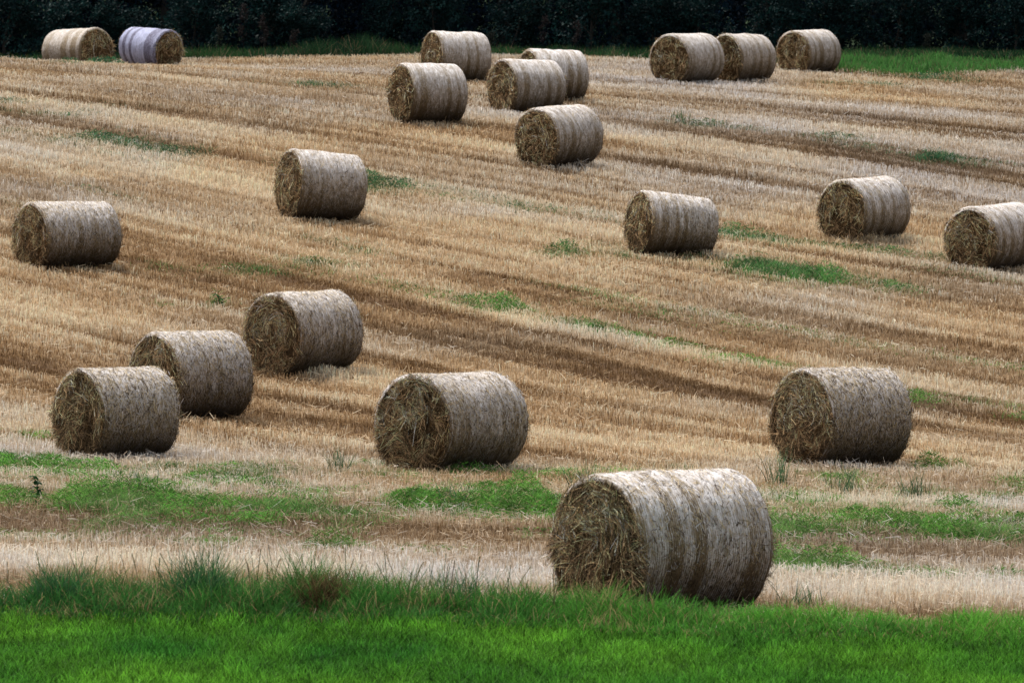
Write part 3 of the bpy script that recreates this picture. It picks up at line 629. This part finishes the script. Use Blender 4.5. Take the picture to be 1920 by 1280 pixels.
# broad-leaved weed at the left
def leafy(cx, cdp, h, label, seed):
    g = np.random.default_rng(seed); zc = float(ground(np.array([cx]), np.array([cdp]))[0])
    root = empty('broadleaf_weed', (cx, cdp, zc)); tag(root, label, 'weed', 'broad leaved weeds in the stubble')
    st = np.array([[0, 0, 0], [.03, 0, h * .4], [.02, .02, h * .75], [-.03, .01, h]])
    V = []; F = []
    for k, p in enumerate(st):
        r = .012 * (1 - .2 * k)
        for q in range(5): V.append(p + np.array([math.cos(q * 1.2566) * r, math.sin(q * 1.2566) * r, 0]))
    for k in range(3):
        for q in range(5): F.append([k * 5 + q, k * 5 + (q + 1) % 5, k * 5 + 5 + (q + 1) % 5, k * 5 + 5 + q])
    mesh('stem', np.array(V), [np.array(F)], M_grass, np.tile([.06, .14, .05], (len(V), 1)), parent=root)
    n = 34; t = g.uniform(.1, 1, n); P = np.stack([np.interp(t, [0, .4, .75, 1], st[:, j]) for j in range(3)], -1)
    a = g.uniform(0, 2 * np.pi, n); ln = g.uniform(.10, .2, n) * (1.1 - .4 * t)
    dv = unit(np.stack([np.cos(a), np.sin(a), g.uniform(-.1, .7, n)], -1))
    k5 = 5; tt = np.linspace(0, 1, k5); w = np.sin(np.pi * np.clip(tt * .93 + .07, 0, 1)) * .028
    sdv = unit(np.cross(dv, [0, 0, 1.])); cen = P[:, None] + dv[:, None] * (ln[:, None] * tt)[..., None] + np.array([0, 0, -.05]) * (tt ** 2)[None, :, None]
    A = cen - sdv[:, None] * w[None, :, None]; Bq = cen + sdv[:, None] * w[None, :, None]
    V = np.stack([A, Bq], 2).reshape(-1, 3); b0 = (np.arange(n) * 2 * k5)[:, None] + np.arange(k5 - 1) * 2
    F = np.stack([b0, b0 + 1, b0 + 3, b0 + 2], -1).reshape(-1, 4)
    mesh('leaves', V, [F], M_grass, np.repeat(np.array([.03, .11, .03]) * g.uniform(.6, 1.3, (n, 1)), 2 * k5, 0), parent=root)
leafy(-5.62, 66.9, .34, 'dark broad leaved weed standing above the weed strip at the left edge', 1)
leafy(-5.02, 96.8, .22, 'small dark green broad leaved weed alone in the brown stubble', 2)

# ------------------------------------------------------------------ hedge and wood behind the field
def tree_mesh(seed, H, W, nl, low, leaf, colA, colB):
    g = np.random.default_rng(seed)
    # limbs
    segs = []; tips = []
    def grow(p, dr, ln, r, lev):
        q = p
        for _ in range(3):
            dr = unit(dr + g.normal(0, .13, 3)); q2 = q + dr * ln / 3; segs.append((q, q2, r, r * .8)); r *= .8; q = q2
            if lev < 3:
                for _ in range(2):
                    a = g.uniform(0, 2 * np.pi); nd = unit(dr * .6 + np.array([math.cos(a), math.sin(a), g.uniform(-.1, .5)]) * .8)
                    grow(q, nd, ln * .55, r * .55, lev + 1)
        tips.append(q)
    grow(np.zeros(3), np.array([0, 0, 1.]), H * .75, H * .028, 0)
    V = []; F = []
    for (p, q, r0, r1) in segs:
        ax = unit(q - p); s1 = unit(np.cross(ax, [.3, .5, .8])); s2 = np.cross(ax, s1); b = len(V)
        for (c, r) in ((p, r0), (q, r1)):
            for k in range(5): V.append(c + (s1 * math.cos(k * 1.2566) + s2 * math.sin(k * 1.2566)) * r)
        for k in range(5): F.append([b + k, b + (k + 1) % 5, b + 5 + (k + 1) % 5, b + 5 + k])
    # foliage: leaf clusters through the crown volume
    nc = nl // 55
    a = g.uniform(0, 2 * np.pi, nc); zt = g.uniform(low, 1, nc); prof = np.sqrt(np.clip(1 - ((zt - .42) / .62) ** 2, .02, 1))
    r = np.sqrt(g.uniform(.12, 1, nc)) * prof * W / 2 * g.uniform(.75, 1.15, nc)
    cc = np.stack([np.cos(a) * r, np.sin(a) * r, zt * H], -1)
    cc = np.concatenate([cc, np.array(tips)])
    cs = g.uniform(.18, .5, len(cc)) * (H / 8) ** .5; cb = g.uniform(.45, 1.5, len(cc))
    ci = g.integers(0, len(cc), nl)
    P = cc[ci] + g.normal(size=(nl, 3)) * (cs[ci] * .6)[:, None] * np.array([1, 1, .7])
    P[:, 2] = np.maximum(P[:, 2], .03)
    dv = unit(g.normal(size=(nl, 3)) + np.array([0, 0, -.2])); sd = unit(np.cross(dv, g.normal(size=(nl, 3))))
    ln = leaf * g.uniform(.6, 1.4, nl); w = ln * g.uniform(.35, .6, nl)
    V2 = np.stack([P, P + dv * (ln * .5)[:, None] - sd * w[:, None] * .5, P + dv * ln[:, None], P + dv * (ln * .5)[:, None] + sd * w[:, None] * .5], 1).reshape(-1, 3)
    F2 = np.arange(nl * 4).reshape(-1, 4)
    mixf = g.random((len(cc), 1))[ci]
    c = (np.array(colA) * (1 - mixf) + np.array(colB) * mixf) * cb[ci][:, None] * g.uniform(.6, 1.4, (nl, 1))
    return (np.array(V), np.array(F)), (V2, F2, np.repeat(c, 4, 0))
def proto(name, parts, trunk_name, crown_name, mat):
    (V, F), (V2, F2, c) = parts
    root = empty(name); t = mesh(trunk_name, V, [F], M_bark, parent=root, smooth=True); cr = mesh(crown_name, V2, [F2], mat, c, parent=root)
    return root
def copy_tree(o):
    r = o.copy(); C.objects.link(r)
    for ch in list(o.children): c = ch.copy(); C.objects.link(c); c.parent = r
    return r
g = np.random.default_rng(77)
DK, TEAL = (.003, .010, .020), (.007, .024, .042)
tp = [proto('hedge_tree', tree_mesh(200 + k, 8.5, 6.2, 30000, .02, .13, DK, TEAL), 'trunk', 'crown', M_leaf) for k in range(4)]
used = set()
def put(protos, x, d, sc, label, cat, group, k=None):
    k = int(g.integers(0, len(protos))) if k is None else k
    o = protos[k] if (id(protos), k) not in used else copy_tree(protos[k]); used.add((id(protos), k))
    z = float(base_ground(np.array(x), np.array(d))); o.location = (x, d, z - .05); o.rotation_euler = (0, 0, g.uniform(0, 6.28)); o.scale = (sc, sc, sc * g.uniform(.9, 1.15))
    tag(o, label, cat, group); return o
n = 0
for row, (dd_, off) in enumerate(((174.5, 0), (180, 1.7), (186, .5))):
    for q in range(-7, 8):
        xx = q * 3.5 + off + g.uniform(-.5, .5)
        if abs(xx) > 27: continue
        put(tp, xx, dd_ + g.uniform(-.8, .8), g.uniform(.85, 1.1), 'dark leafy tree in the unlit wood behind the far field edge', 'tree', 'dark trees behind the field', n % 4); n += 1
bp = [proto('hedge_bush', tree_mesh(300 + k, 2.0, 2.6, 7000, .02, .10, (.004, .016, .020), (.009, .038, .034)), 'stem', 'foliage', M_leaf) for k in range(3)]
for q, xx in enumerate(np.arange(-19, 19.1, 1.9)):
    sc = (1.05 if xx < 8 else .8) * g.uniform(.8, 1.15) * (1.0 if abs(xx + 4.) > 2 else .75)
    put(bp, float(xx + g.uniform(-.4, .4)), float(169.8 + g.uniform(-.6, .8)), sc, 'low dark green bush in the hedge line along the top field edge', 'bush', 'bushes along the top field edge', q % 3)

# rough green verge in front of the hedge
x, d = scatter(156, 172, lambda d: 330, lambda d: .125 * d + 1)
k = (d > edge_far(x) - .2 + rng.normal(0, .4, len(x)))
k &= rng.random(len(x)) < .35 + .8 * vnoise(x * .8, d * .6, 90)
x = x[k]; d = d[k]; n = len(x)
tn = vnoise(x * .6, d * .3, 91)[:, None]
ht = np.interp(x, [-14, -8, -5, 0, 6, 9, 16], [.25, .25, .45, .22, .2, .2, .18]) * (.5 + vnoise(x * 1.4, d * .8, 92))
V, F = upright(x, d, ht * rng.uniform(.5, 1.5, n), rng.uniform(.015, .032, n), .35, 2, .3)
c = np.array([.014, .045, .022]) * (1 - tn) + np.array([.035, .10, .03]) * tn
rt = sstep(7, 9, x)[:, None] * (d < 164.5)[:, None]; c = c * (1 - rt) + np.array([.09, .26, .06]) * rt
dr = (rng.random(n) < .10)[:, None]; c = np.where(dr, np.array([.2, .15, .09]), c) * rng.uniform(.5, 1.4, n)[:, None]
tag(mesh('verge_grass', V, [F], M_grass, colrep(c, 3, .6, 1.15)), 'rough green grass verge at the foot of the dark hedge', 'grass', kind='stuff')

# tall dry weed stalks in front of the hedge
def stalk(cx, cdp, h, label, seed, hue):
    g = np.random.default_rng(seed); zc = float(ground(np.array([cx]), np.array([cdp]))[0])
    root = empty('dry_weed', (cx, cdp, zc)); tag(root, label, 'weed', 'tall dry weeds in front of the hedge')
    V = []; F = []; tips = []
    def tube(p, q, r):
        b = len(V); ax = unit(q - p); s1 = unit(np.cross(ax, [.3, .5, .1])); s2 = np.cross(ax, s1)
        for (c, rr) in ((p, r), (q, r * .6)):
            for k in range(4): V.append(c + (s1 * math.cos(k * 1.5708) + s2 * math.sin(k * 1.5708)) * rr)
        for k in range(4): F.append([b + k, b + (k + 1) % 4, b + 4 + (k + 1) % 4, b + 4 + k])
    p = np.zeros(3); dr = np.array([g.normal(0, .06), 0, 1.])
    for k in range(7):
        q = p + unit(dr + g.normal(0, .05, 3)) * h / 7; tube(p, q, .014 * (1 - k * .1)); p = q
        if k >= 2:
            for _ in range(2):
                a = g.uniform(0, 2 * np.pi); t = q + np.array([math.cos(a) * .5, math.sin(a) * .5, .75]) * h * .16 * g.uniform(.5, 1.2); tube(q, t, .007); tips.append(t)
    tips.append(p)
    mesh('stem', np.array(V), [np.array(F)], M_dry, np.tile(np.array(hue) * .5, (len(V), 1)), parent=root)
    tips = np.array(tips); n = 260; ci = g.integers(0, len(tips), n)
    P = tips[ci] + g.normal(0, .045, (n, 3)); dv = unit(g.normal(size=(n, 3))); ln = g.uniform(.03, .08, n)
    V, F = ribbons(P, dv, unit(np.cross(dv, g.normal(size=(n, 3)))), ln, ln * .5, 1, np.zeros((n, 3)), .4)
    mesh('seed_head', V, [F], M_dry, colrep(np.array(hue) * g.uniform(.5, 1.3, (n, 1)), 2, 1, 1), parent=root)['kind'] = 'stuff'
PK, TN = (.030, .024, .024), (.03, .035, .028)
for q, (xx, h, hue, lab) in enumerate([(-7.9, 1.45, PK, 'tallest dry stalk in front of the hedge, right of the two top left bales'), (-7.25, 1.15, PK, 'dry stalk just right of the tallest one at top left'), (-8.6, .8, TN, 'short dry stalk just right of the white wrapped bale'),
    (-11.1, .85, TN, 'thin pale stalk behind the gap between the two top left bales'), (-6.4, .7, PK, 'reddish low stalk at top left, rightmost of its group'), (.9, 1.05, PK, 'dark reddish stalk against the hedge above the central bale cluster'),
    (1.9, .9, PK, 'arching pale stalk right of the central bale cluster'), (-.6, .6, TN, 'short greenish stalk right behind the rearmost central bale'), (12.2, .6, TN, 'thin stalk in the bushes right of the upper right bale')]):
    stalk(xx, 167.0 + (q % 3) * .4, h, lab, 500 + q, hue)

# ------------------------------------------------------------------ sky, sun, camera
sc = bpy.context.scene
w = bpy.data.worlds.new('World'); sc.world = w; w.use_nodes = True; nt = w.node_tree
bg = nt.nodes['Background']; sky = nt.nodes.new('ShaderNodeTexSky'); sky.sky_type = 'NISHITA'; sky.sun_disc = False
EL, AZ = R(62), R(-45)                              # sun high, to the left and a little behind
sky.sun_elevation = EL; sky.sun_rotation = AZ; sky.air_density = 1.0; sky.dust_density = 3.0; sky.ozone_density = 1.0
hs = nt.nodes.new('ShaderNodeHueSaturation'); hs.inputs['Saturation'].default_value = .38; hs.inputs['Value'].default_value = 1.12   # thin cloud: a greyer, brighter sky
nt.links.new(sky.outputs[0], hs.inputs['Color']); nt.links.new(hs.outputs[0], bg.inputs['Color']); bg.inputs['Strength'].default_value = .15
sl = bpy.data.lights.new('sun', 'SUN'); sl.energy = 3.9; sl.angle = R(14); sl.color = (1, .955, .88)
so = link(bpy.data.objects.new('sun', sl))
import mathutils
dirv = mathutils.Vector((math.sin(AZ) * math.cos(EL), math.cos(AZ) * math.cos(EL), math.sin(EL)))   # towards the sun
so.rotation_euler = dirv.to_track_quat('Z', 'Y').to_euler(); so.location = (0, 100, 60)
cam = bpy.data.cameras.new('camera'); co = link(bpy.data.objects.new('camera', cam))
co.location = (0, 0, 4.75); co.rotation_euler = (R(90) - math.atan(440 / 10667.), 0, 0)
cam.sensor_width = 36; cam.lens = 200.0; cam.clip_start = .5; cam.clip_end = 6000
cam.dof.use_dof = True; cam.dof.focus_distance = 80; cam.dof.aperture_fstop = 7.5
sc.camera = co
sc.view_settings.view_transform = 'Standard'; sc.view_settings.look = 'None'; sc.view_settings.exposure = 0; sc.view_settings.gamma = 1
sc.render.engine = 'CYCLES'; sc.cycles.max_bounces = 6; sc.cycles.diffuse_bounces = 3; sc.cycles.transmission_bounces = 3
